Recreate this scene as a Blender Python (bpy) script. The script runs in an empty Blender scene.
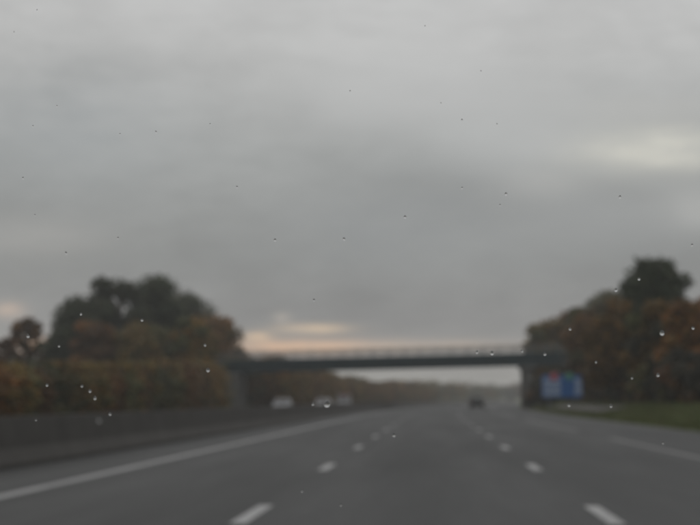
import bpy, bmesh, math, random
from mathutils import Vector, Matrix
R = math.radians
SC = bpy.context.scene
COL = SC.collection

# ------------------------------------------------------------------ camera
F_PX = 1862.0                      # focal length in photograph pixels (700 wide)
VPX, VPY = 434.0, 399.5            # where the straight road vanishes in the photograph
EYE = 1.144
cam = bpy.data.cameras.new('camera')
cam_o = bpy.data.objects.new('camera', cam)
COL.objects.link(cam_o)
cam.sensor_width = 36.0
cam.lens = F_PX / 700.0 * 36.0
cam.clip_start = 0.05
cam.clip_end = 9000
cam_o.location = (0, 0, EYE)
cam_o.rotation_euler = (R(90) + math.atan(137.0 / F_PX), 0, math.atan(84.0 / F_PX))
cam.dof.use_dof = True             # the lens is focused on the rain close by
cam.dof.focus_distance = 0.88
cam.dof.aperture_fstop = 23.0
SC.camera = cam_o
SC.render.resolution_x, SC.render.resolution_y = 1024, 768
SC.render.engine = 'CYCLES'
SC.cycles.use_denoising = True
SC.cycles.max_bounces = 8
SC.cycles.transparent_max_bounces = 8
SC.cycles.volume_bounces = 1
SC.cycles.use_adaptive_sampling = False

# ------------------------------------------------------------------ exposure
SC.view_settings.view_transform = 'Standard'
SC.view_settings.look = 'None'
SC.view_settings.exposure = 0.0
SC.view_settings.gamma = 1.0
SC.view_settings.use_curve_mapping = False

# ------------------------------------------------------------------ sky
SUN_EL, SUN_AZ = R(58), R(-40)     # azimuth from +Y (ahead), negative to the left
world = bpy.data.worlds.new('World')
SC.world = world
world.use_nodes = True
NT = world.node_tree
NT.nodes.clear()


class G:
    """tiny node-graph helper"""
    def __init__(s, nt): s.nt = nt
    def n(s, t, **k):
        nd = s.nt.nodes.new(t)
        for a, b in k.items(): setattr(nd, a, b)
        return nd
    def set(s, sock, v):
        if isinstance(v, bpy.types.NodeSocket): s.nt.links.new(v, sock)
        elif isinstance(v, (tuple, list)) and len(v) == 3 and sock.type == 'RGBA': sock.default_value = (*v, 1)
        else: sock.default_value = v
    def m(s, op, a, b=None, c=None, clamp=False):
        nd = s.n('ShaderNodeMath', operation=op, use_clamp=clamp)
        s.set(nd.inputs[0], a)
        if b is not None: s.set(nd.inputs[1], b)
        if c is not None: s.set(nd.inputs[2], c)
        return nd.outputs[0]
    def mix(s, f, a, b, blend='MIX'):
        nd = s.n('ShaderNodeMix', data_type='RGBA', blend_type=blend)
        s.set(nd.inputs[0], f); s.set(nd.inputs[6], a); s.set(nd.inputs[7], b)
        return nd.outputs[2]
    def noise(s, vec, scale, detail=4, rough=0.55, dist=0.0):
        nd = s.n('ShaderNodeTexNoise')
        if vec is not None: s.set(nd.inputs['Vector'], vec)
        nd.inputs['Scale'].default_value = scale; nd.inputs['Detail'].default_value = detail
        nd.inputs['Roughness'].default_value = rough; nd.inputs['Distortion'].default_value = dist
        return nd.outputs['Fac']
    def ramp(s, f, stops, interp='LINEAR'):
        nd = s.n('ShaderNodeValToRGB')
        cr = nd.color_ramp; cr.interpolation = interp
        while len(cr.elements) < len(stops): cr.elements.new(0.5)
        for e, (p, c) in zip(cr.elements, stops):
            e.position = p; e.color = (*c, 1) if len(c) == 3 else c
        s.set(nd.inputs[0], f)
        return nd.outputs[0]
    def mapping(s, vec, scale=(1, 1, 1), loc=(0, 0, 0)):
        nd = s.n('ShaderNodeMapping'); s.set(nd.inputs[0], vec)
        nd.inputs['Scale'].default_value = scale; nd.inputs['Location'].default_value = loc
        return nd.outputs[0]


g = G(NT)
tc = g.n('ShaderNodeTexCoord').outputs['Generated']
sep = g.n('ShaderNodeSeparateXYZ'); g.set(sep.inputs[0], tc)
sx, sy, sz = sep.outputs
az = g.m('ARCTAN2', sx, sy)
elv = g.m('ARCSINE', sz)
# the cloud deck: darker low down, brighter overhead
deck = g.ramp(g.m('MULTIPLY', g.m('MAXIMUM', elv, 0.0), 2.0, clamp=True), [
    (0.0, (.36, .345, .315)), (0.045, (.315, .308, .298)), (0.085, (.272, .272, .270)), (0.15, (.280, .288, .286)),
    (0.26, (.355, .366, .364)), (0.38, (.475, .478, .475)), (0.52, (.54, .54, .54)), (1.0, (.60, .60, .60))])
n1 = g.noise(g.mapping(tc, (1.0, 1.0, 2.6)), 3.2, 5, .52, .6)
n2 = g.noise(g.mapping(tc, (1.0, 1.0, 2.2), (3.1, 1.7, .4)), 11.0, 5, .55, .5)
n3 = g.noise(g.mapping(tc, (1.0, 1.0, 3.2), (7.1, .7, 2.4)), 40.0, 4, .55, .3)
wob = g.m('ADD', g.m('MULTIPLY', g.m('SUBTRACT', n1, .5), .55), g.m('MULTIPLY', g.m('SUBTRACT', n2, .5), .42))
wob = g.m('ADD', wob, g.m('MULTIPLY', g.m('SUBTRACT', n3, .5), .17))
cloud = g.mix(1.0, deck, g.m('ADD', wob, 1.0), 'MULTIPLY')
# thin places in the deck: (pixel x, y, half-size x, y, colour, amount)
# breaks and thin places of the deck in the quarter of sky ahead
def blob(px, py, wx, wy, jitter=0.8):
    a0 = math.atan((px - VPX) / F_PX); e0 = math.atan((VPY - py) / F_PX)
    da = g.m('DIVIDE', g.m('SUBTRACT', az, a0), wx / F_PX)
    de = g.m('DIVIDE', g.m('SUBTRACT', elv, e0), wy / F_PX)
    d = g.m('ADD', g.m('MULTIPLY', da, da), g.m('MULTIPLY', de, de))
    d = g.m('ADD', d, g.m('MULTIPLY', g.m('SUBTRACT', n3, .5), 2.2 * jitter))
    d = g.m('ADD', d, g.m('MULTIPLY', g.m('SUBTRACT', n2, .5), 1.6 * jitter))
    return g.m('EXPONENT', g.m('MULTIPLY', g.m('MAXIMUM', d, 0.0), -1.0))
for px, py, wx, wy, colr, amt in [
        (300, 347, 75, 7, (.86, .55, .35), .75), (430, 346, 120, 6, (.62, .50, .40), .45),
        (312, 329, 34, 5, (.84, .64, .44), .60), (257, 337, 14, 5, (.84, .62, .42), .62),
        (282, 318, 9, 5, (.62, .55, .47), .35), (4, 312, 16, 8, (.66, .52, .42), .6),
        (34, 347, 22, 7, (.90, .56, .34), .8), (30, 240, 70, 20, (.46, .45, .43), .40),
        (655, 152, 85, 22, (.66, .65, .585), .8), (545, 185, 40, 16, (.50, .50, .48), .4), (640, 110, 90, 12, (.50, .50, .485), .4), (520, 140, 70, 34, (.50, .51, .51), .5),
        (705, 212, 45, 20, (.55, .55, .53), .55), (420, 85, 110, 40, (.54, .545, .545), .45)]:
    cloud = g.mix(g.m('MULTIPLY', blob(px, py, wx, wy), amt), cloud, colr)
for px, py, wx, wy, colr, amt in [(400, 225, 130, 45, (.30, .315, .325), .45), (60, 130, 110, 60, (.335, .36, .375), .45),
                                  (600, 220, 110, 34, (.325, .335, .338), .6)]:
    cloud = g.mix(g.m('MULTIPLY', blob(px, py, wx, wy, .6), amt), cloud, colr)
nish = g.n('ShaderNodeTexSky', sky_type='NISHITA')
nish.sun_disc = False
nish.sun_elevation = SUN_EL
nish.sun_rotation = SUN_AZ
nish.air_density = 2.0; nish.dust_density = 5.0
clear = g.mix(1.0, nish.outputs[0], (.05, .05, .05), 'MULTIPLY')
sky = g.mix(.96, clear, cloud)
bg = g.n('ShaderNodeBackground'); g.set(bg.inputs[0], sky); bg.inputs[1].default_value = 1.0
wo = g.n('ShaderNodeOutputWorld'); NT.links.new(bg.outputs[0], wo.inputs[0])

# ------------------------------------------------------------------ sun behind the overcast
sun = bpy.data.lights.new('sun', 'SUN')
sun.energy = 0.5
sun.angle = R(30)
sun.color = (1.0, .93, .84)
sun_o = bpy.data.objects.new('sun', sun); COL.objects.link(sun_o)
to_sun = Vector((math.sin(SUN_AZ) * math.cos(SUN_EL), math.cos(SUN_AZ) * math.cos(SUN_EL), math.sin(SUN_EL)))
sun_o.rotation_euler = to_sun.to_track_quat('Z', 'Y').to_euler()
sun_o.location = (0, 0, 60)


# ================================================================== helpers
def cx(y):
    """sideways run of the road: straight, then a gentle bend to the right"""
    if y < 100: return 0.0
    if y < 1500: return (y - 100) ** 2 / 9600.0
    return 1400 ** 2 / 9600.0 + (y - 1500) * 1400 / 4800.0


def link(name, data, parent=None, **props):
    o = bpy.data.objects.new(name, data); COL.objects.link(o)
    if parent is not None: o.parent = parent
    for k, v in props.items(): o[k] = v
    return o


def thing(name, label, category, loc=(0, 0, 0), rz=0.0, group=None):
    o = link(name, None); o.empty_display_size = .3
    o.location = loc; o.rotation_euler = (0, 0, rz)
    return tag(o, label, category, group)


def tag(o, label, category, group=None):
    o['label'] = label; o['category'] = category
    if group: o['group'] = group
    return o


def mesh(name, verts, faces, mat=None, smooth=False, mats=None, mi=None):
    me = bpy.data.meshes.new(name); me.from_pydata([tuple(v) for v in verts], [], faces)
    if mats:
        for m_ in mats: me.materials.append(m_)
        me.polygons.foreach_set('material_index', mi)
    elif mat: me.materials.append(mat)
    if smooth: me.polygons.foreach_set('use_smooth', [True] * len(me.polygons))
    me.update()
    return me


def box_v(x0, x1, y0, y1, z0, z1):
    return [(x0, y0, z0), (x1, y0, z0), (x1, y1, z0), (x0, y1, z0), (x0, y0, z1), (x1, y0, z1), (x1, y1, z1), (x0, y1, z1)]


BOX_F = [(0, 3, 2, 1), (4, 5, 6, 7), (0, 1, 5, 4), (1, 2, 6, 5), (2, 3, 7, 6), (3, 0, 4, 7)]


def box(name, x0, x1, y0, y1, z0, z1, mat, bevel=0.0):
    bm = bmesh.new()
    vs = [bm.verts.new(v) for v in box_v(x0, x1, y0, y1, z0, z1)]
    for f in BOX_F: bm.faces.new([vs[i] for i in f])
    if bevel: bmesh.ops.bevel(bm, geom=bm.edges[:], offset=bevel, segments=2, affect='EDGES', profile=.6)
    me = bpy.data.meshes.new(name); bm.to_mesh(me); bm.free(); me.materials.append(mat)
    return me


def copy_tree(o, parent=None):
    c = o.copy(); COL.objects.link(c); c.parent = parent
    for ch in o.children: copy_tree(ch, c)
    return c


def tube(verts, faces, pts, radii, n=6):
    """tapered tube through pts appended to verts / faces"""
    rings = []
    for i, (p, r) in enumerate(zip(pts, radii)):
        d = (pts[min(i + 1, len(pts) - 1)] - pts[max(i - 1, 0)]).normalized()
        a = d.orthogonal().normalized(); b = d.cross(a)
        rings.append(len(verts))
        for k in range(n):
            t = 2 * math.pi * k / n
            verts.append(p + (a * math.cos(t) + b * math.sin(t)) * r)
    for i in range(len(rings) - 1):
        for k in range(n):
            k2 = (k + 1) % n
            faces.append((rings[i] + k, rings[i] + k2, rings[i + 1] + k2, rings[i + 1] + k))
    faces.append(tuple(rings[-1] + k for k in range(n)))
    faces.append(tuple(rings[0] + k for k in reversed(range(n))))


# ================================================================== materials
def mat(name, rough=.6, spec=.5, metal=0.0):
    m_ = bpy.data.materials.new(name); m_.use_nodes = True
    b = m_.node_tree.nodes['Principled BSDF']
    b.inputs['Roughness'].default_value = rough
    b.inputs['Specular IOR Level'].default_value = spec
    b.inputs['Metallic'].default_value = metal
    return m_, G(m_.node_tree), b


def bump(g_, b, h, strength, dist=.02):
    nd = g_.n('ShaderNodeBump'); nd.inputs['Strength'].default_value = strength; nd.inputs['Distance'].default_value = dist
    g_.set(nd.inputs['Height'], h); g_.set(b.inputs['Normal'], nd.outputs[0])


def simple(name, c, rough=.6, spec=.5, metal=0.0, var=.15, scale=3.0):
    m_, g_, b = mat(name, rough, spec, metal)
    o = g_.n('ShaderNodeTexCoord').outputs['Object']
    f = g_.noise(o, scale, 4)
    lo = tuple(v * (1 - var) for v in c); hi = tuple(min(1, v * (1 + var)) for v in c)
    g_.set(b.inputs['Base Color'], g_.ramp(f, [(.3, lo), (.7, hi)]))
    return m_


def make_asphalt(name, base):
    m_, g_, b = mat(name, .62, .22)
    o = g_.n('ShaderNodeTexCoord').outputs['Object']
    s_ = g_.n('ShaderNodeSeparateXYZ'); g_.set(s_.inputs[0], o)
    big = g_.noise(g_.mapping(o, (1.0, .04, 1)), .9, 4, .6)          # long streaks along the driving direction
    patch = g_.noise(g_.mapping(o, (.5, .12, 1), (4, 9, 0)), .5, 4, .55)
    fine = g_.noise(o, 60, 3, .7)
    v = g_.m('ADD', g_.m('MULTIPLY', big, .5), g_.m('ADD', g_.m('MULTIPLY', patch, .35), g_.m('MULTIPLY', fine, .3)))
    g_.set(b.inputs['Base Color'], g_.ramp(v, [(.35, tuple(c * .82 for c in base)), (.8, tuple(c * 1.18 for c in base))]))
    wet = g_.noise(g_.mapping(o, (1.0, .06, 1), (11, 2, 0)), .8, 4, .6)
    g_.set(b.inputs['Roughness'], g_.ramp(wet, [(.3, (.56,) * 3), (.7, (.68,) * 3)]))
    bump(g_, b, g_.noise(o, 130, 2, .6), .55, .008)
    return m_


M = {}
M['asphalt'] = make_asphalt('damp_asphalt', (.027, .029, .030))
M['asphalt_far'] = make_asphalt('opposing_asphalt', (.036, .037, .037))


def make_paint(name, k):
    m_, g_, b = mat(name, .55, .3)
    o = g_.n('ShaderNodeTexCoord').outputs['Object']
    f = g_.noise(o, 9, 5, .65); f2 = g_.noise(g_.mapping(o, (1, .15, 1)), 2.5, 3)
    v = g_.m('ADD', g_.m('MULTIPLY', f, .6), g_.m('MULTIPLY', f2, .4))
    g_.set(b.inputs['Base Color'], g_.ramp(v, [(.30, (.11 * k, .11 * k, .11 * k)), (.44, (.25 * k, .255 * k, .26 * k)), (.7, (.36 * k, .365 * k, .365 * k))]))
    bump(g_, b, g_.noise(o, 120, 2), .4, .005)
    return m_


M['paint'] = make_paint('road_paint', .8)
M['worn_paint'] = make_paint('worn_road_paint', .42)
M['fresh_paint'] = make_paint('bright_road_paint', 1.05)


def make_ground():
    m_, g_, b = mat('autumn_grass_ground', .9, .2)
    o = g_.n('ShaderNodeTexCoord').outputs['Object']
    a = g_.noise(o, .22, 5, .6); c = g_.noise(o, 3.0, 4, .65)
    v = g_.m('ADD', g_.m('MULTIPLY', a, .6), g_.m('MULTIPLY', c, .4))
    g_.set(b.inputs['Base Color'], g_.ramp(v, [(.33, (.068, .058, .028)), (.46, (.070, .086, .028)), (.6, (.084, .106, .036)), (.75, (.110, .110, .05))]))
    bump(g_, b, g_.noise(o, 9, 4, .7), .8, .08)
    return m_


M['ground'] = make_ground()


def make_concrete(name, c0, c1, streak=True):
    m_, g_, b = mat(name, .8, .3)
    o = g_.n('ShaderNodeTexCoord').outputs['Object']
    v = g_.noise(o, 1.3, 5, .6)
    if streak:
        s_ = g_.noise(g_.mapping(o, (2.0, 2.0, .12)), 3.0, 4, .6)
        v = g_.m('ADD', g_.m('MULTIPLY', v, .5), g_.m('MULTIPLY', s_, .5))
    g_.set(b.inputs['Base Color'], g_.ramp(v, [(.34, c0), (.66, c1)]))
    bump(g_, b, g_.noise(o, 30, 4, .6), .35, .01)
    return m_


M['barrier'] = make_concrete('grimy_concrete', (.040, .037, .033), (.076, .071, .065))
M['pier'] = make_concrete('weathered_concrete', (.075, .072, .068), (.14, .135, .125))
M['slab'] = make_concrete('deck_concrete', (.05, .06, .063), (.09, .10, .10))
M['gravel'] = make_concrete('gravel_track', (.042, .041, .036), (.072, .070, .062), False)
M['girder'] = simple('teal_girder_paint', (.010, .038, .048), .5, .4, 0, .25, 1.0)
M['rail'] = simple('dull_steel_rail', (.13, .14, .14), .6, .4, .3)
M['bark'] = simple('bark', (.055, .043, .034), .9, .2, 0, .35, 6.0)


def make_leaf(name):
    m_, g_, b = mat(name, .6, .25)
    at = g_.n('ShaderNodeAttribute', attribute_name='leaf_tint')
    oi = g_.n('ShaderNodeObjectInfo')
    hs = g_.n('ShaderNodeHueSaturation')
    g_.set(hs.inputs['Hue'], g_.m('ADD', g_.m('MULTIPLY', oi.outputs['Random'], .03), .485))
    g_.set(hs.inputs['Value'], g_.m('ADD', g_.m('MULTIPLY', oi.outputs['Random'], .35), .82))
    g_.set(hs.inputs['Color'], at.outputs['Color'])
    g_.set(b.inputs['Base Color'], hs.outputs[0])
    tr = g_.n('ShaderNodeBsdfTranslucent'); g_.set(tr.inputs[0], hs.outputs[0])
    mx = g_.n('ShaderNodeMixShader'); mx.inputs[0].default_value = .28
    nt = m_.node_tree
    nt.links.new(b.outputs[0], mx.inputs[1]); nt.links.new(tr.outputs[0], mx.inputs[2])
    nt.links.new(mx.outputs[0], nt.nodes['Material Output'].inputs[0])
    return m_


M['leaf'] = make_leaf('autumn_leaves')

# ================================================================== the large structure
# terrain: one sheet that follows the road
US = [-1500, -700, -300, -140, -80, -50, -36, -28, -24, -22.6, -21.5, -21.0, -14, -7.3, 0, 9.0, 9.32, 9.8, 10.6, 11.6, 12.8, 14.2, 16, 20, 30, 60, 120, 300, 700, 1500]
UZ = {-1500: 2.0, -700: 1.5, -300: 1.2, -140: 1.0, -80: .9, -50: .8, -36: .6, -28: .35, -24: .05, -22.6: -.25, -21.5: -.33, -21.0: -.5, -14: -.5, -7.3: -.2,
      0: -.15, 9.0: -.15, 9.32: -.012, 9.8: .03, 10.6: .12, 11.6: .28, 12.8: .50, 14.2: .75, 16: .90, 20: 1.0, 30: 1.1, 60: 1.3, 120: 1.5, 300: 1.7, 700: 2.0, 1500: 2.5}
YS = [-150, -60, -20, 0, 20, 40] + [60 + 5 * i for i in range(60)] + [360 + 20 * i for i in range(32)] + [1000 + 100 * i for i in range(16)]
rnd = random.Random(5)


def ground_z(u):
    us = US
    for a, b in zip(us, us[1:]):
        if a <= u <= b: return UZ[a] + (UZ[b] - UZ[a]) * (u - a) / (b - a)
    return 1.0


verts, faces = [], []
for y in YS:
    for u in US:
        z = UZ[u]
        if u >= 10.6 or u <= -24: z += rnd.uniform(-.05, .06)
        verts.append((cx(y) + u, y, z))
W = len(US)
for j in range(len(YS) - 1):
    for i in range(W - 1):
        a = j * W + i
        faces.append((a, a + 1, a + W + 1, a + W))
link('ground', mesh('ground', verts, faces, M['ground'], True), kind='structure')


def strip(name, u0, u1, z0, z1, y0, y1, material, step=10.0, parent=None, **props):
    n = max(1, int(math.ceil((y1 - y0) / step)))
    v, f = [], []
    for j in range(n + 1):
        y = y0 + (y1 - y0) * j / n
        v += [(cx(y) + u0, y, z0), (cx(y) + u1, y, z1)]
    for j in range(n): f.append((2 * j, 2 * j + 1, 2 * j + 3, 2 * j + 2))
    return link(name, mesh(name, v, f, material), parent, **props)


road = strip('road', -7.15, 9.3, 0, 0, -120, 2400, M['asphalt'], 10, kind='structure')
opp = strip('opposing_road', -21.3, -7.45, -.34, -.02, -120, 2400, M['asphalt_far'], 10, kind='structure')
strip('edge_line', -5.22, -5.0, .004, .004, -60, 900, M['paint'], 8, road)
for u in (-1.82, 1.68):                                             # 3 m marks every 13 m
    for k in range(-1, 40):
        y = 17.25 + 13 * k
        strip('lane_mark', u - .08, u + .08, .004, .004, y, y + 3.0, M['fresh_paint'], 3, road)
for k in range(-1, 12):                                             # 39 m marks with 13 m gaps along the hard shoulder
    y = 68.3 + 52 * k
    strip('shoulder_mark', 5.08, 5.30, .004, .004, y, y + 39, M['worn_paint'], 8, road)
for u, z in ((-20.0, -.306), (-9.0, -.052)):
    strip('edge_line', u - .11, u + .11, z, z, 40, 700, M['paint'], 8, opp)
for u, z in ((-12.6, -.135), (-16.3, -.221)):
    for k in range(4, 36):
        strip('lane_mark', u - .08, u + .08, z, z, 13 * k, 13 * k + 3, M['paint'], 3, opp)

# gravel track on the verge behind the sign
v, f = [], []
for j in range(13):
    y = 128 + 6 * j
    v += [(cx(y) + 11.0, y, ground_z(11.0) + .10), (cx(y) + 13.2, y, ground_z(13.2) + .10)]
for j in range(12): f.append((2 * j, 2 * j + 1, 2 * j + 3, 2 * j + 2))
link('path', mesh('path', v, f, M['gravel']), kind='structure')

# embankments that carry the road over the bridge
BY0, BY1 = 223.0, 231.0            # bridge deck, near and far edge


def deck_z(x):                      # underside of the deck
    return 4.42 + (x + 23.5) * .0235


def embankment(x_toe, x_top, x_end):
    ys = [(-11.0, 0.0), (-1.0, 1.0), (9.0, 1.0), (19.0, 0.0)]
    v = []
    for x, k in ((x_toe, 0.0), (x_top, 1.0), (x_end, 1.0)):
        for dy, kk in ys:
            top = deck_z(max(-30, min(24, x))) + .55
            v.append((x, BY0 + dy, -.4 + (top + .4) * k * kk))
    f = []
    for i in range(2):
        for j in range(3):
            a = i * 4 + j
            q = (a, a + 4, a + 5, a + 1)
            f.append(q if x_end > x_top else q[::-1])
    link('embankment', mesh('embankment', v, f, M['ground']), kind='structure')


embankment(12.6, 19.5, 200)
embankment(-25.0, -25.6, -240)

# ================================================================== bridge
BX0, BX1 = -25.4, 19.4
br = thing('road_bridge', 'dark teal girder bridge with steel railings crossing over the motorway', 'bridge', (0, BY0, 0))


def slanted(name, x0, x1, y0, y1, h0, h1, material):
    v = []
    for z in (h0, h1):
        for x, y in ((x0, y0), (x1, y0), (x1, y1), (x0, y1)): v.append((x, y - BY0, deck_z(x) + z))
    return mesh(name, v, BOX_F, material)


for gy in (223.5, 225.8, 228.1, 230.2):                            # welded I girders
    gi = link('girder', slanted('girder', BX0, BX1, gy - .02, gy + .02, .04, .96, M['girder']), br)
    link('lower_flange', slanted('lower_flange', BX0, BX1, gy - .24, gy + .24, 0, .037, M['girder']), gi)
    if gy < 224:
        st = slanted('stiffener', -.012, .012, gy - .22, gy - .025, .045, .955, M['girder'])
        x = BX0 + .8
        while x < BX1 - .5:
            o = link('stiffener', st, gi); o.location = (x, 0, deck_z(x) - deck_z(0)); x += 2.2
link('deck_slab', slanted('deck_slab', BX0 - 1.5, BX1 + 1.5, BY0 + .1, BY1 - .1, .965, 1.19, M['slab']), br)
for y0, y1 in ((BY0 - .15, BY0 + .25), (BY1 - .25, BY1 + .15)):
    link('deck_edge', slanted('deck_edge', BX0 - 1.5, BX1 + 1.5, y0, y1, 1.0, 1.46, M['girder']), br)
rail_h = (.42, .72, 1.0)
for ry in (BY0 + .05, BY1 - .05):
    for h in rail_h:
        link('rail', slanted('rail', BX0 - 1.4, BX1 + 1.4, ry - .03, ry + .03, 1.46 + h - .035, 1.46 + h + .035, M['rail']), br)
    pm = slanted('rail_post', -.04, .04, ry + .035, ry + .11, 1.463, 2.44, M['rail'])
    x = BX0 - 1.0
    while x < BX1 + 1.2:
        o = link('rail_post', pm, br); o.location = (x, 0, deck_z(x) - deck_z(0)); x += 1.9
# piers and abutments
for x0, x1 in ((10.35, 12.1),):
    for y0 in (223.6, 226.6, 229.4):
        z1 = deck_z(x0) - .42
        link('pier_column', box('pier_column', x0 + .3, x1 - .3, y0 - BY0, y0 + .9 - BY0, -.3, z1, M['pier'], .06), br)
    link('pier_cap', box('pier_cap', x0, x1, .2, BY1 - BY0 - .2, deck_z(x0) - .418, deck_z(x0) - .004, M['pier'], .05), br)
link('abutment', box('abutment', -26.4, -23.3, -.4, BY1 - BY0 + .4, -.6, deck_z(-25) - .01, M['pier'], .06), br)
link('abutment', box('abutment', 18.6, 20.4, -.2, BY1 - BY0 + .2, 1.5, deck_z(18.6) - .01, M['pier'], .06), br)
for y0, y1 in ((-3.2, -.42), (8.42, 11.2)):
    v = [(-26.0, y0, -.6), (-25.4, y0, -.6), (-25.4, y1, -.6), (-26.0, y1, -.6)]
    lo, hi = (1.5, 5.6) if y0 < 0 else (5.6, 1.5)
    v += [(-26.0, y0, lo), (-25.4, y0, lo), (-25.4, y1, hi), (-26.0, y1, hi)]
    link('wing_wall', mesh('wing_wall', v, BOX_F, M['pier']), br)

# ================================================================== concrete barrier of the central reservation
prof = [(-.30, -.25), (-.30, .08), (-.16, .32), (-.10, .84), (.10, .84), (.16, .32), (.30, .08), (.30, -.25)]
prof = [(a, b if b < .8 else .845) for a, b in prof]
bar = thing('median_barrier', 'long grimy concrete safety barrier beside the left edge line', 'barrier', (0, 0, 0))
seg_l = 12.0


def barrier_piece(y0, y1):
    v, f = [], []
    n = 1 if y0 < 100 else 2
    ys = [y0 + (y1 - y0) * k / n for k in range(n + 1)]
    for y in ys:
        for a, b in prof: v.append((cx(y) - 7.3 + a, y, b))
    for j in range(n):
        for i in range(7):
            p = j * 8 + i
            f.append((p, p + 1, p + 9, p + 8))
    f.append(tuple(range(8))[::-1]); f.append(tuple(n * 8 + i for i in range(8)))
    return mesh('barrier_segment', v, f, M['barrier'])


y = -20.0
while y < 700:
    link('barrier_segment', barrier_piece(y, y + seg_l - .03), bar); y += seg_l

# ================================================================== vegetation
PAL = {
    'orange': [(.36, .150, .028), (.30, .135, .028), (.24, .150, .032), (.20, .095, .028), (.12, .100, .030)],
    'amber': [(.25, .145, .034), (.19, .130, .036), (.13, .115, .036), (.21, .105, .030), (.09, .090, .030)],
    'olive': [(.085, .090, .032), (.070, .080, .028), (.105, .092, .032), (.125, .090, .030), (.055, .065, .026)],
    'green': [(.042, .058, .030), (.034, .050, .028), (.052, .064, .032), (.044, .050, .028), (.060, .064, .032)],
    'brown': [(.190, .092, .028), (.150, .084, .030), (.230, .108, .026), (.110, .078, .028), (.095, .060, .028)],
    'rust': [(.19, .060, .038), (.15, .055, .038), (.12, .048, .034), (.10, .055, .036), (.20, .075, .03)],
    'dark': [(.034, .034, .022), (.042, .038, .024), (.030, .032, .022), (.052, .042, .024), (.036, .040, .022)],
}

for k_ in ('orange', 'amber', 'brown'):
    PAL[k_] = [(a * .84, b_ * .84, c * .84) for a, b_, c in PAL[k_]]


def leaf_mesh(name, clumps, count, size, pal, seed, flat=.25, weights=None):
    """clumps: list of (centre, radii, weight); small leaf sprays spread through each clump, denser to its outside"""
    rr = random.Random(seed)
    v, f, cols = [], [], []
    tot = sum(c[2] for c in clumps)
    for c0, rad, w, *pp in clumps:
        palc = PAL[pp[0]] if pp and pp[0] else pal
        tint = rr.uniform(.78, 1.22)
        for _ in range(int(count * w / tot)):
            d = Vector((rr.gauss(0, 1), rr.gauss(0, 1), rr.gauss(0, 1))).normalized()
            if len(pp) > 1: d = d / (d.x ** 4 + d.y ** 4 + d.z ** 4) ** .25        # squarish, clipped habit
            r = rr.random() ** .45 * rr.uniform(.86, 1.12)
            p = Vector((c0[0] + d.x * rad[0] * r, c0[1] + d.y * rad[1] * r, c0[2] + d.z * rad[2] * r))
            if p.z < .02: p.z = rr.uniform(.02, .3)
            n = (d * .8 + Vector((rr.gauss(0, .6), rr.gauss(0, .6), rr.gauss(0, .6) + .4))).normalized()
            a = n.orthogonal().normalized()
            a = Matrix.Rotation(rr.uniform(0, 6.28), 3, n) @ a
            b = n.cross(a)
            s = size * rr.uniform(.55, 1.35)
            k = len(v)
            fold = n * s * flat
            v += [p - a * s, p + b * s * .55 - fold, p + a * s, p - b * s * .55 - fold]
            f += [(k, k + 1, k + 2), (k, k + 2, k + 3)]
            c = rr.choice(palc); t = tint * rr.uniform(.75, 1.3)
            cols += [c[0] * t, c[1] * t, c[2] * t, 1.0] * 2
    me = mesh(name, v, f, M['leaf'])
    at = me.attributes.new('leaf_tint', 'FLOAT_COLOR', 'FACE')
    at.data.foreach_set('color', cols)
    return me


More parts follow.
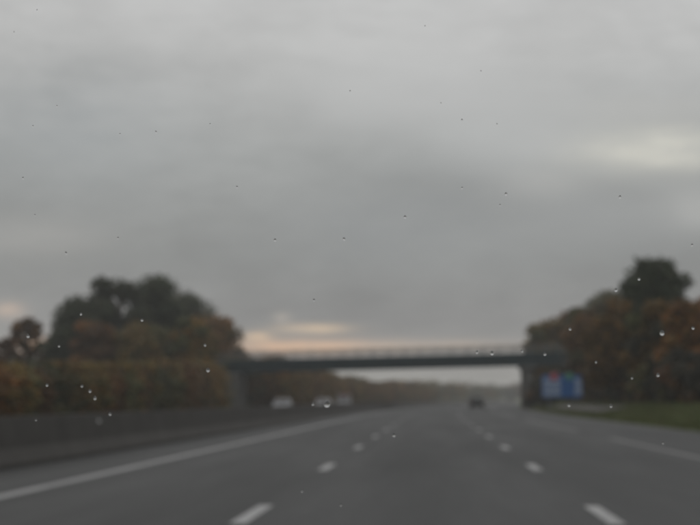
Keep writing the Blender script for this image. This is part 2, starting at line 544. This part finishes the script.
def tree_meshes(h, spread, pal, seed, leaves, size, trunk_h=.25, shape='round', open_=0.0, accents=(), full=0.0):
    """tapered trunk with limbs, and a crown of leaf clumps carried by the limbs"""
    rr = random.Random(seed)
    v, f = [], []
    th = h * trunk_h
    r0 = .021 * h + .05
    lean = Vector((rr.uniform(-.04, .04), rr.uniform(-.04, .04), 0)) * h
    pts = [Vector((0, 0, -.3)), Vector((0, 0, .15 * th)), Vector((0, 0, th)) + lean * .4, Vector((0, 0, h * .62)) + lean, Vector((0, 0, h * .9)) + lean * 1.2]
    tube(v, f, pts, [r0 * 1.5, r0 * 1.1, r0 * .9, r0 * .5, r0 * .1], 8)
    clumps = []
    nl = 17 if shape != 'shrub' else 12
    for i in range(nl):
        t = (i + .5) / nl
        ang = i * 2.39996 + rr.uniform(-.35, .35)
        if shape == 'round':
            zt = th + (h - th) * (.12 + .82 * t)
            k = math.sqrt(max(.05, 1 - ((zt - (th + (h - th) * .45)) / ((h - th) * .60)) ** 2))
        elif shape == 'shrub':
            zt = h * (.12 + .80 * t); k = 1.0 if t < .75 else .75
        else:                        # taller than wide
            zt = th + (h - th) * (.10 + .86 * t); k = 1.0 - .75 * max(0, t - .35)
        rad = spread * .5 * k * rr.uniform(.58, .86)
        tip = Vector((math.cos(ang) * rad, math.sin(ang) * rad, zt))
        base = Vector((0, 0, max(th * .7, zt - rad * .9 - .1 * h))) + lean * (zt / h) * .8
        mid = (base + tip) * .5 + Vector((0, 0, .06 * h * rr.uniform(.2, 1)))
        tube(v, f, [base, mid, tip], [r0 * .42, r0 * .24, r0 * .06], 5)
        for q in range(2):
            tip2 = tip + Vector((rr.uniform(-.13, .13) * spread, rr.uniform(-.13, .13) * spread, rr.uniform(.0, .10) * h))
            tube(v, f, [mid.lerp(tip, .5), tip2], [r0 * .16, r0 * .03], 4)
        cr = spread * rr.uniform(.155, .225) * (1 - open_ * .35)
        if rr.random() > open_ * .35:
            p_ = rr.choice(accents) if accents and rr.random() < .5 else None
            c = (tip, (cr, cr, cr * rr.uniform(.62, .85)), 1.0)
            clumps.append(c + (p_,) if p_ else c)
            c2 = tip.lerp(base, .35) + Vector((0, 0, .03 * h))
            clumps.append((c2, (cr * .9, cr * .9, cr * .7), .55))
    clumps.append((Vector((0, 0, h * .60)) + lean, (spread * .27, spread * .27, (h - th) * .30), 1.6 * (1 - open_)))
    if full and shape == 'shrub':
        clumps.append((Vector((0, 0, h * .5)), (spread * .50, spread * .50, h * .47), 26 * full, None, True))
    elif full:
        clumps.append((Vector((0, 0, th + (h - th) * .52)) + lean * .6, (spread * .44, spread * .44, (h - th) * .50), 14 * full))
    top = Vector((0, 0, h - spread * .13)) + lean
    clumps.append((top, (spread * .2, spread * .2, spread * .13), 1.0))
    return mesh('trunk', v, f, M['bark'], True), leaf_mesh('crown', clumps, leaves, size, PAL[pal], seed + 9)


def px_to(pxx, D):
    return (pxx - VPX) * D / F_PX


PROTO = {}


def tree(name, label, category, pxx, D, h, spread, pal, seed, leaves=7000, size=.26, group=None, z=None, **kw):
    x = px_to(pxx, D)
    zz = ground_z(x - cx(D)) - .05 if z is None else z
    t = thing(name, label, category, (x, D, zz), random.Random(seed).uniform(0, 6.28), group)
    tm, cm = tree_meshes(h, spread, pal, seed, leaves, size, **kw)
    link('trunk', tm, t); link('crown', cm, t)
    return t


GL = 'tall trees left of the bridge'
GR = 'tall trees right of the motorway'
# --- left group behind the hedge (pixel x of trunk, distance, height, spread)
tree('broadleaf_tree', 'tallest dark tree of the left clump, bare gaps in its crown', 'tree', 150, 214, 15.2, 12.0, 'green', 11, 9500, .26, GL, open_=.75, trunk_h=.3)
tree('broadleaf_tree', 'dark tree with a thin broken top, left of the tallest one', 'tree', 116, 208, 14.3, 9.4, 'green', 12, 8500, .26, GL, open_=.45)
tree('broadleaf_tree', 'rounded dark green tree at the left end of the left clump', 'tree', 79, 204, 11.6, 8.2, 'green', 13, 13000, .26, GL, shape='round', trunk_h=.16, full=.6)
tree('broadleaf_tree', 'dark olive tree sloping down from the tallest crown towards the bridge', 'tree', 180, 247, 15.0, 11.0, 'olive', 14, 13000, .28, GL, z=.3, accents=('green',), trunk_h=.2, full=.5)
tree('autumn_tree', 'orange autumn tree behind the left end of the bridge', 'tree', 213, 240, 11.6, 7.6, 'orange', 15, 15000, .26, GL, z=.3, accents=('amber', 'orange'), trunk_h=.08, full=.6)
tree('autumn_tree', 'russet brown tree in front of the dark trees, left part of the left clump', 'tree', 95, 196, 8.9, 6.0, 'brown', 16, 9500, .24, GL, accents=('orange', 'brown'), trunk_h=.12)
tree('autumn_tree', 'orange and olive tree below the open crown of the tallest tree', 'tree', 193, 199, 9.7, 5.6, 'orange', 17, 10000, .24, GL, accents=('olive', 'amber'), full=.4, trunk_h=.12)
tree('autumn_tree', 'low amber tree in the middle of the left clump', 'tree', 140, 195, 8.6, 7.6, 'amber', 18, 11000, .24, GL, full=.4, accents=('olive', 'brown'), trunk_h=.1)
tree('broadleaf_tree', 'small brown tree alone at the far left against the sky', 'tree', 24, 205, 9.6, 4.0, 'brown', 19, 3200, .24, GL, open_=.3, trunk_h=.42)
tree('autumn_tree', 'low brown tree at the left picture edge behind the hedge', 'tree', 2, 200, 7.2, 3.6, 'brown', 20, 4200, .24, GL, trunk_h=.1)
tree('autumn_tree', 'thin low tree between the far left tree and the left clump', 'tree', 50, 206, 7.6, 3.2, 'brown', 21, 2600, .24, GL, open_=.4, trunk_h=.15)
# --- right group
tree('evergreen_tree', 'tall dark green tree standing above the autumn trees on the right', 'tree', 653, 150, 11.5, 5.9, 'green', 31, 17000, .22, GR, shape='round', trunk_h=.3, full=1.0)
tree('autumn_tree', 'big rust brown tree below the tall green one, right of the sign', 'tree', 622, 150, 8.6, 6.2, 'brown', 32, 13000, .22, GR, full=.4, accents=('brown', 'dark'), trunk_h=.1)
tree('autumn_tree', 'broad dark brown tree at the foot of the tall green one', 'tree', 661, 138, 7.4, 5.8, 'brown', 33, 12000, .21, GR, full=.4, accents=('olive', 'dark'), trunk_h=.1)
tree('autumn_tree', 'orange tree near the right picture edge above the grass', 'tree', 690, 132, 7.2, 4.8, 'orange', 34, 10000, .20, GR, full=.3, accents=('brown', 'brown', 'orange'), trunk_h=.12)
tree('autumn_tree', 'dull red tree cut off by the right picture edge', 'tree', 708, 158, 8.9, 4.4, 'rust', 35, 6500, .22, GR, trunk_h=.15)
tree('autumn_tree', 'rust orange tree just right of the sign, in front of the bridge end', 'tree', 596, 186, 9.4, 7.2, 'brown', 36, 14000, .24, GR, full=.4, accents=('orange', 'olive', 'dark'), trunk_h=.1)
tree('autumn_tree', 'golden brown tree behind the right end of the bridge', 'tree', 551, 243, 10.6, 8.0, 'amber', 37, 13000, .27, GR, z=.8, full=.4, accents=('olive', 'brown'), trunk_h=.15)
tree('autumn_tree', 'amber tree between the bridge end and the rust orange tree', 'tree', 577, 246, 12.4, 7.5, 'brown', 38, 9500, .27, GR, z=.8, accents=('amber', 'olive'), trunk_h=.15)
tree('broadleaf_tree', 'grey olive tree rising behind the rust orange tree', 'tree', 611, 240, 14.4, 8.0, 'olive', 39, 9500, .27, GR, z=.8, accents=('brown', 'green'), trunk_h=.15)

# --- hedge-like row of young trees along the far side of the opposing road
kinds = []
for i, (pal, acc) in enumerate([('amber', ('olive',)), ('olive', ('amber',)), ('orange', ('amber',)), ('green', ('olive',)), ('brown', ('amber', 'olive')), ('olive', ('orange', 'amber'))]):
    kinds.append(tree_meshes(5.0, 4.4, pal, 50 + i, 6500, .19, trunk_h=.06, shape='shrub', accents=acc, full=.45))
colour_word = ['amber', 'olive green', 'bright orange', 'dark green', 'brown', 'olive and orange']


def row_tree(D, u, h, kind, sx_=1.0):
    t = thing('young_tree', 'x', 'tree', (cx(D) + u, D, ground_z(u) - .08), D * 1.7)
    t.scale = (sx_, sx_, h / 5.0)
    link('trunk', kinds[kind][0], t); link('crown', kinds[kind][1], t)
    return t


def ordinal(n):
    w = ['first', 'second', 'third', 'fourth', 'fifth', 'sixth', 'seventh', 'eighth', 'ninth', 'tenth', 'eleventh', 'twelfth', 'thirteenth', 'fourteenth', 'fifteenth', 'sixteenth',
         'seventeenth', 'eighteenth', 'nineteenth', 'twentieth']
    tens = {2: 'twenty', 3: 'thirty', 4: 'forty', 5: 'fifty'}
    if (n + 1) % 10 == 0 and n > 20: return tens[(n + 1) // 10][:-1] + 'ieth'
    if n < 20: return w[n]
    return tens[(n + 1) // 10] + ('-' + w[(n + 1) % 10 - 1] if (n + 1) % 10 else 'th')


order = [2, 0, 4, 3, 1, 0, 4, 0, 2, 4, 5, 0, 4, 1, 3, 5, 0, 4, 2, 0, 4, 0, 2, 4, 0, 1, 5, 3, 0, 2]
rr = random.Random(8)
D = 96.0
i = 0
while D < 186:
    k = order[i % len(order)] if D < 176 else (2 if i % 3 else 0)
    h = 3.1 + (D - 88) / 128 * 2.6 + rr.uniform(-.10, .10)
    t = row_tree(D, -23.6, h, k, 1.0 if D < 150 else 1.15)
    tag(t, 'low %s tree, %s from the left in the clipped row before the bridge' % (colour_word[k], ordinal(i)), 'tree', 'low tree row before the bridge')
    D += 3.6 + rr.uniform(-.3, .3); i += 1
n_before = i
D = 240.0
i = 0
while D < 560:
    k = [2, 0, 2, 5, 2, 0, 0, 2, 4, 0, 2, 5][i % 12]
    h = 7.0 - .4 * (i % 3) if D < 300 else 5.4 + rr.uniform(-.7, .7)
    t = row_tree(D, -23.4, h, k, 1.3)
    tag(t, '%s roadside tree, %s beyond the bridge on the left' % (colour_word[k], ordinal(i)), 'tree', 'tree row beyond the bridge')
    D += (4.6 if D < 320 else 8.0); i += 1

for j, (D, u, k) in enumerate([(236, -27.2, 0), (246, -28.4, 2), (258, -28.0, 4), (270, -29.0, 0), (284, -28.6, 2), (300, -29.0, 5)]):
    t = row_tree(D, u, 6.4, k, 1.5)
    tag(t, '%s tree %s right of the left bridge abutment, behind the roadside row' % (colour_word[k], ordinal(j)), 'tree', 'trees right of the left abutment')

# --- dark undergrowth at the foot of the right-hand trees
ukinds = [tree_meshes(2.6, 3.6, p, 70 + i, 3200, .17, trunk_h=.05, shape='shrub', accents=a) for i, (p, a) in enumerate([('dark', ('brown',)), ('dark', ('olive',)), ('brown', ('dark',))])]
D = 110.0
i = 0
while D < 216:
    u = 16.4 + rr.uniform(-.3, .4) + max(0, (150 - D)) * .006
    k = i % 3
    t = thing('bush', 'dark %s bush, %s from the right below the right-hand trees' % (['brownish', 'olive', 'brown'][k], ordinal(i)), 'bush', (cx(D) + u, D, ground_z(u) - .05), D, 'bushes below the right-hand trees')
    s_ = rr.uniform(.9, 1.25); t.scale = (s_, s_, s_ * rr.uniform(.8, 1.15))
    link('stem', ukinds[k][0], t); link('foliage', ukinds[k][1], t)
    D += 3.5 + rr.uniform(-.3, .6); i += 1
for j, (pxx, D, s_) in enumerate([(543, 217, 1.25), (556, 216, 1.35), (569, 218, 1.4), (583, 214, 1.4), (549, 236, 1.3), (566, 238, 1.5)]):
    x = px_to(pxx, D)
    t = thing('bush', 'dark bush on the bank under the right end of the bridge, %s from the pier' % ordinal(j), 'bush', (x, D, ground_z(x - cx(D)) - .1), j, 'bushes under the right bridge end')
    t.scale = (s_, s_, s_ * 1.1)
    link('stem', ukinds[j % 2][0], t); link('foliage', ukinds[j % 2][1], t)


# --- woods far behind, one mass
def far_wood(name, u0, u1, D0, D1, h, n, pal, label, seed):
    r_ = random.Random(seed)
    cl = []
    for _ in range(n):
        D_ = r_.uniform(D0, D1); u_ = r_.uniform(u0, u1); hh = h * r_.uniform(.65, 1.15); w = hh * r_.uniform(.4, .6)
        cl.append(((cx(D_) + u_, D_, hh * .5 + 1.0), (w, w, hh * .5), 1.0, r_.choice(pal)))
    return link(name, leaf_mesh(name, cl, n * 330, .55, PAL['olive'], seed), None, kind='stuff', label=label, category='woods')


far_wood('distant_wood', -75, -26, 560, 900, 6.5, 90, ['brown', 'olive', 'amber'], 'distant brown and green wood where the road bends away', 91)
far_wood('distant_wood', -420, -30, 900, 1250, 8.5, 150, ['olive', 'green', 'brown'], 'hazy wood along the horizon behind the bend', 92)
far_wood('distant_wood', -70, -24, 900, 1350, 9.0, 90, ['olive', 'green', 'brown'], 'hazy low wood between the dark car and the bridge pier', 95)
far_wood('distant_wood', 14, 120, 420, 800, 9, 90, ['olive', 'green', 'brown'], 'distant wood on the right hidden by the bridge pier', 93)
far_wood('distant_wood', -240, -60, 330, 620, 8.0, 110, ['brown', 'olive', 'green'], 'wood behind the roadside tree row on the left', 94)

# --- verge grass
r_ = random.Random(44)
v, f, cols = [], [], []
pal = [(.082, .108, .034), (.070, .092, .030), (.110, .112, .045), (.115, .100, .050), (.062, .076, .028)]
for _ in range(42000):
    D = 58 + 165 * r_.random() ** 1.4
    u = 9.45 + 6.8 * r_.random()
    if 127 < D < 201 and 11.0 < u < 13.2: continue
    z = ground_z(u) - .02; x = cx(D) + u
    hh = r_.uniform(.07, .24) * (1.5 if r_.random() < .06 else 1); w = r_.uniform(.02, .06); a = r_.uniform(0, 3.14)
    k = len(v)
    v += [(x - w * math.cos(a), D - w * math.sin(a), z), (x + w * math.cos(a), D + w * math.sin(a), z), (x + r_.uniform(-.08, .08), D + r_.uniform(-.08, .08), z + hh)]
    f.append((k, k + 1, k + 2)); c = r_.choice(pal); t = r_.uniform(.7, 1.25); cols += [c[0] * t, c[1] * t, c[2] * t, 1]
gm = mesh('grass', v, f, M['leaf'])
gm.attributes.new('leaf_tint', 'FLOAT_COLOR', 'FACE').data.foreach_set('color', cols)
link('grass', gm, None, kind='stuff', label='rough green grass on the verge right of the hard shoulder', category='grass')

# ================================================================== sign
M['sign_blue'] = simple('sign_blue', (.008, .095, .30), .4, .5, 0, .06)
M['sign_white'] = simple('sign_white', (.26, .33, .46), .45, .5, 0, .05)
M['sign_red'] = simple('sign_red', (.34, .08, .11), .45, .5, 0, .06)
M['sign_green'] = simple('sign_green', (.06, .22, .16), .45, .5, 0, .06)
SD = 170.0


def sx_px(p): return px_to(p, SD)
def sz_px(p): return EYE + (VPY - p) * SD / F_PX


sg = thing('road_sign', 'wide blue and white service sign with red and green emblems beside the pier', 'road sign', (sx_px(561), SD, .2))
def sbox(name, p0, p1, q0, q1, d0, d1, material, parent, bev=0.0):
    me = box(name, sx_px(p0) - sx_px(561), sx_px(p1) - sx_px(561), d0, d1, sz_px(q1) - .2, sz_px(q0) - .2, material, bev)
    return link(name, me, parent)
for p in (548, 574):
    sbox('post', p - .9, p + .9, 375, 414, .09, .26, M['rail'], sg)
pn = sbox('panel', 541, 581, 375.5, 397.5, 0, .07, M['sign_blue'], sg, .01)
for q0 in (379, 385, 391):
    sbox('white_row', 542.5, 559.5, q0, q0 + 4.6, -.02, -.004, M['sign_white'], pn)
for q0 in (379.5, 387.5):
    sbox('white_field', 573.5, 580, q0, q0 + 6.8, -.02, -.004, M['sign_white'], pn)
def disc(name, pxx, pyy, rad, material):
    bm = bmesh.new()
    bmesh.ops.create_cone(bm, cap_ends=True, segments=28, radius1=rad, radius2=rad, depth=.05, matrix=Matrix.Translation((sx_px(pxx) - sx_px(561), -.03, sz_px(pyy) - .2)) @ Matrix.Rotation(R(90), 4, 'X'))
    me = bpy.data.meshes.new(name); bm.to_mesh(me); bm.free(); me.materials.append(material)
    return link(name, me, sg)
disc('red_emblem', 553, 376.6, .40, M['sign_red'])
disc('green_emblem', 568.2, 376.4, .36, M['sign_green'])

# ================================================================== vehicles
M['glass'] = simple('dark_car_glass', (.012, .014, .016), .08, .8, 0, .1)
M['tyre'] = simple('tyre_rubber', (.018, .018, .018), .8, .3)
M['alloy'] = simple('wheel_alloy', (.45, .46, .47), .35, .5, .9)
M['trim'] = simple('black_trim', (.02, .02, .022), .55, .4)
M['lamp_clear'] = simple('headlight_lens', (.60, .62, .64), .12, .8)
M['lamp_red'] = simple('tail_light_lens', (.25, .012, .012), .2, .6)
M['plate'] = simple('blank_plate', (.62, .62, .58), .5, .4)


def car_paint(name, c, gloss=.6):
    m_, g_, b = mat(name, .35 if gloss else .6, .5 if gloss else .2)
    b.inputs['Base Color'].default_value = (*c, 1)
    b.inputs['Coat Weight'].default_value = gloss
    o = g_.n('ShaderNodeTexCoord').outputs['Object']
    g_.set(b.inputs['Base Color'], g_.ramp(g_.noise(o, 2.2, 4), [(.3, tuple(v * .85 for v in c)), (.7, c)]))   # road film
    return m_


def car(name, label, category, loc, rz, paint, van=False, group='vehicles on the motorway', band=None):
    t = thing(name, label, category, loc, rz, group)
    L, Wd = (4.9, 1.95) if van else (4.35, 1.78)
    hw = Wd / 2
    if van: st = [(-2.45, .45, 1.05, .93), (-2.3, .28, 1.12, 1), (1.2, .26, 1.12, 1), (1.9, .26, 1.05, .99), (2.3, .28, .92, .95), (2.45, .42, .74, .86)]
    else: st = [(-2.17, .42, .80, .86), (-2.05, .28, .96, .95), (-1.2, .22, .97, 1), (.9, .22, .94, 1), (1.6, .22, .86, .98), (2.02, .26, .74, .93), (2.18, .38, .60, .80)]
    v, f = [], []
    for y, zb, zt, k in st:
        w = hw * k
        v += [(-w * .9, y, zb), (-w, y, zb + .14), (-w, y, zt - .14), (-w * .9, y, zt), (w * .9, y, zt), (w, y, zt - .14), (w, y, zb + .14), (w * .9, y, zb)]
    for j in range(len(st) - 1):
        for i in range(8): f.append((j * 8 + i, (j + 1) * 8 + i, (j + 1) * 8 + (i + 1) % 8, j * 8 + (i + 1) % 8))
    f.append(tuple(range(8))); f.append(tuple((len(st) - 1) * 8 + i for i in reversed(range(8))))
    # cabin
    if van: b0, b1, r0, r1, zb, zr = -2.40, 1.75, -2.28, .95, 1.08, 1.95
    else: b0, b1, r0, r1, zb, zr = -1.95, 1.10, -1.35, .10, .92, 1.45
    wb, wr = hw * .93, hw * .74 if not van else hw * .84
    k = len(v)
    v += [(-wb, b0, zb), (wb, b0, zb), (wb, b1, zb), (-wb, b1, zb), (-wr, r0, zr - .05), (wr, r0, zr - .05), (wr, r1, zr - .03), (-wr, r1, zr - .03),
          (-wr * .8, r0 + .25, zr), (wr * .8, r0 + .25, zr), (wr * .8, r1 - .2, zr), (-wr * .8, r1 - .2, zr)]
    for q in ((0, 1, 5, 4), (1, 2, 6, 5), (2, 3, 7, 6), (3, 0, 4, 7), (4, 5, 9, 8), (5, 6, 10, 9), (6, 7, 11, 10), (7, 4, 8, 11), (8, 9, 10, 11)): f.append(tuple(k + i for i in q))
    body = link('body', mesh('body', v, f, paint), t)
    md = body.modifiers.new('bevel', 'BEVEL'); md.width = .035; md.segments = 2; md.limit_method = 'ANGLE'; md.angle_limit = R(20)
    V = lambda i: Vector(v[k + i])

    def pane(nm, A, B, C_, D_, s0, s1, t0, t1, parent=t):
        P = lambda s, q: (A.lerp(B, s)).lerp(D_.lerp(C_, s), q)
        pts = [P(s0, t0), P(s1, t0), P(s1, t1), P(s0, t1)]
        n = (pts[1] - pts[0]).cross(pts[3] - pts[0]).normalized() * .015
        w = [p_ + n for p_ in pts] + [p_ - n for p_ in pts]
        return link(nm, mesh(nm, w, [(0, 1, 2, 3), (7, 6, 5, 4), (0, 4, 5, 1), (1, 5, 6, 2), (2, 6, 7, 3), (3, 7, 4, 0)], M['glass']), parent)
    pane('windscreen', V(2), V(3), V(7), V(6), .07, .93, .12, .92)
    pane('rear_window', V(0), V(1), V(5), V(4), .08, .92, .2, .9)
    for a, b, c, d in ((1, 2, 6, 5), (3, 0, 4, 7)):
        if van: pane('side_window', V(a), V(b), V(c), V(d), *((.72, .95) if a == 1 else (.05, .28)), .15, .85)
        else:
            pane('side_window', V(a), V(b), V(c), V(d), .10, .50, .12, .86)
            pane('side_window', V(a), V(b), V(c), V(d), .53, .90, .12, .86)
    wb_ = 1.33 if not van else 1.6
    rw = .32 if not van else .35
    for sx_ in (-1, 1):
        for sy_ in (-1, 1):
            bm = bmesh.new()
            bmesh.ops.create_cone(bm, cap_ends=True, segments=24, radius1=rw, radius2=rw, depth=.20, matrix=Matrix.Translation((sx_ * (hw - .09), sy_ * wb_, rw)) @ Matrix.Rotation(R(90), 4, 'Y'))
            bmesh.ops.bevel(bm, geom=[e for e in bm.edges if len(e.link_faces) == 2 and any(len(fc.verts) > 4 for fc in e.link_faces)], offset=.03, segments=2, affect='EDGES')
            me = bpy.data.meshes.new('tyre'); bm.to_mesh(me); bm.free(); me.materials.append(M['tyre'])
            wh = link('wheel', me, t)
            vv, ff = [], []
            for s in range(5):
                a = s * 2 * math.pi / 5
                p0 = Vector((sx_ * (hw + .012), sy_ * wb_, rw)); p1 = p0 + Vector((0, math.cos(a), math.sin(a))) * rw * .66
                tube(vv, ff, [p0, p1], [.05, .035], 5)
            bm = bmesh.new(); bmesh.ops.create_cone(bm, cap_ends=False, segments=20, radius1=rw * .70, radius2=rw * .62, depth=.05, matrix=Matrix.Translation((sx_ * (hw + .01), sy_ * wb_, rw)) @ Matrix.Rotation(R(90), 4, 'Y'))
            base = len(vv)
            bm.verts.ensure_lookup_table(); bm.verts.index_update()
            vv += [q.co.copy() for q in bm.verts]; ff += [tuple(base + q.index for q in fc.verts) for fc in bm.faces]; bm.free()
            link('rim', mesh('rim', vv, ff, M['alloy']), wh)
    zf = .66 if not van else .78
    yf = L / 2
    for s in (-1, 1):
        a, b = sorted((s * hw * .52, s * hw * .86))
        link('headlight', box('headlight', a, b, yf - .22, yf - .03, zf - .07, zf + .09, M['lamp_clear'], .03), t)
        a, b = sorted((s * hw * .62, s * hw * .93))
        link('tail_light', box('tail_light', a, b, -yf - .01, -yf + .14, .62, .82 if not van else 1.15, M['lamp_red'], .02), t)
        a, b = sorted((s * (hw - .02), s * (hw + .17)))
        link('wing_mirror', box('wing_mirror', a, b, .62, .74, .92 if not van else 1.12, 1.06 if not van else 1.36, paint, .03), t)
    link('grille', box('grille', -hw * .45, hw * .45, yf - .1, yf + .005, zf - .14, zf + .02, M['trim'], .02), t)
    link('bumper', box('bumper', -hw * .84, hw * .84, yf - .16, yf + .035, .30, .45, M['trim'], .04), t)
    link('bumper', box('bumper', -hw * .88, hw * .88, -yf - .045, -yf + .16, .30, .50, M['trim'], .04), t)
    link('number_plate', box('number_plate', -.26, .26, yf + .037, yf + .05, .33, .44, M['plate']), t)
    link('number_plate', box('number_plate', -.26, .26, -yf - .06, -yf - .047, .52 if not van else .38, .63 if not van else .49, M['plate']), t)
    if band is not None:
        link('roof_band', box('roof_band', -hw * .6, hw * .6, .50, .76, 1.955, 2.13, band, .03), t)
    return t


def opp_z(u): return -.02 + (u + 7.45) / 13.85 * .32


p_dark = car_paint('dark_green_car_paint', (.008, .020, .018), 0)
p_silver = car_paint('silver_car_paint', (.10, .11, .135))
p_white = car_paint('white_car_paint', (.15, .15, .16))
p_red = car_paint('red_band_paint', (.30, .05, .05))
D = 236; car('car', 'small dark car driving away in the right lane beyond the bridge', 'car', (cx(D) + 3.43, D, .004), -math.atan((D - 100) / 4800), p_dark)
D = 186; car('car', 'silver car behind the concrete barrier, before the orange trees', 'car', (cx(D) - 15.9, D, opp_z(-15.9) + .004), math.pi, p_silver)
D = 206; car('car', 'pale car nearest the barrier just beyond the silver car', 'car', (cx(D) - 13.4, D, opp_z(-13.4) + .004), math.pi, p_white)
D = 262; car('van', 'pale van with a red band above its windscreen beyond the bridge', 'van', (cx(D) - 15.4, D, opp_z(-15.4) + .004), math.pi, p_white, True, band=p_red)

# ================================================================== haze
M['haze'] = bpy.data.materials.new('haze_air'); M['haze'].use_nodes = True
nt = M['haze'].node_tree; nt.nodes.clear()
pv = nt.nodes.new('ShaderNodeVolumePrincipled'); pv.inputs['Color'].default_value = (.93, .94, .95, 1); pv.inputs['Density'].default_value = .00042; pv.inputs['Anisotropy'].default_value = .2
out = nt.nodes.new('ShaderNodeOutputMaterial'); nt.links.new(pv.outputs[0], out.inputs['Volume'])
link('haze', mesh('haze', box_v(-2600, 3200, -400, 3200, -1.6, 19), BOX_F, M['haze']), None, kind='stuff', label='thin grey damp haze over the motorway', category='haze')

# ================================================================== rain drops close to the lens (small details)
m_, g_, b = mat('rain_water', .0, .5)
b.inputs['Transmission Weight'].default_value = 1.0
b.inputs['IOR'].default_value = 1.33
M['water'] = m_


def drop_mesh(seed):
    r_ = random.Random(seed)
    bm = bmesh.new()
    bmesh.ops.create_uvsphere(bm, u_segments=16, v_segments=10, radius=1.0)
    e = r_.uniform(.8, 1.0); tl = r_.uniform(.0, .35)
    for q in bm.verts:
        c = q.co
        c.y *= .62                                     # flattened towards the viewer
        c.x *= e * (1 - tl * max(0, c.z) * .6)         # slightly pear shaped
        c.z *= 1 + tl * .4
        if c.y > .12: c.y = .12
    me = bpy.data.meshes.new('raindrop'); bm.to_mesh(me); bm.free(); me.materials.append(M['water'])
    me.polygons.foreach_set('use_smooth', [True] * len(me.polygons))
    return me


dm = [drop_mesh(i) for i in range(5)]
cam_m = Matrix.LocRotScale(cam_o.location, cam_o.rotation_euler, None)
PL_P, PL_N = Vector((0, .75, EYE + .04)), Vector((0, -math.sin(R(52)), math.cos(R(52)) * .999)).normalized()   # slope the drops lie on
SKY = [(37, 10, 1), (14, 32, 1), (57, 106, 1), (33, 126, 1), (120, 134, 1), (156, 132, 1.3), (210, 124, 1), (23, 178, 1.2), (237, 187, 1.3), (35, 215, 1), (66, 253, 1.4), (118, 238, 1.1),
       (275, 240, 1.4), (344, 239, 1.6), (425, 26, 1), (441, 103, .9), (462, 120, 1.3), (497, 124, 1), (462, 188, 1.2), (506, 194, 1.5), (500, 205, 1), (405, 217, 1.5), (620, 197, 1.7),
       (692, 245, 1.4), (481, 71, .9), (314, 300, 1.2), (350, 91, 1)]
LEFT = [(47, 385, 1.3), (95, 398, 1.7), (90, 391, 1.6), (82, 386, 1.2), (110, 414, 1.5), (208, 370, 1.8), (205, 345, 1.3), (142, 320, 1.3), (81, 314, 1.3), (59, 346, 1.2), (28, 336, 1.8), (36, 420, .9)]
RIGHT = [(616, 290, 1.7), (570, 329, 1.3), (662, 333, 2.3), (658, 375, 1.5), (639, 279, 1.3), (693, 328, 1.4), (596, 362, 1.1), (522, 351, 1.2), (545, 354, 1.5)]
ROAD = [(492, 353, 1.9), (477, 352, 1.4), (394, 435, 1.6), (327, 404, 2.8), (313, 404, 1.4), (302, 491, 1.2), (341, 505, 1.1), (569, 405, 1.6), (611, 406, 1.5), (663, 443, 1.1), (632, 378, 1.0)]
rr = random.Random(3)
for lst, lab, grp in ((SKY, 'small clear raindrop close to the lens against the grey sky', 'raindrops against the sky'),
                      (LEFT, 'small bright raindrop close to the lens over the left trees', 'raindrops over the left trees'),
                      (RIGHT, 'small bright raindrop close to the lens over the right trees', 'raindrops over the right trees'),
                      (ROAD, 'small bright raindrop close to the lens over the bridge or road', 'raindrops over the road')):
    for n_, (px, py, s) in enumerate(sorted(lst)):
        d = (cam_m.to_3x3() @ Vector(((px - 350) / F_PX, (262.5 - py) / F_PX, -1))).normalized()
        t_ = (PL_P - cam_o.location).dot(PL_N) / d.dot(PL_N)
        o = link('raindrop', dm[rr.randrange(5)])
        o.location = cam_o.location + d * t_
        s *= .00041
        o.scale = (s, s, s); o.rotation_euler = (0, rr.uniform(-.5, .5), 0)
        tag(o, lab + ', %s from the left' % ordinal(n_), 'raindrop', grp)

# one bigger drop nearer to the lens, out of focus
d = (cam_m.to_3x3() @ Vector(((99 - 350) / F_PX, (262.5 - 420) / F_PX, -1))).normalized()
o = link('raindrop', dm[0]); o.location = cam_o.location + d * .46; o.scale = (.00042,) * 3
tag(o, 'blurred pale raindrop disc over the concrete barrier on the left', 'raindrop')
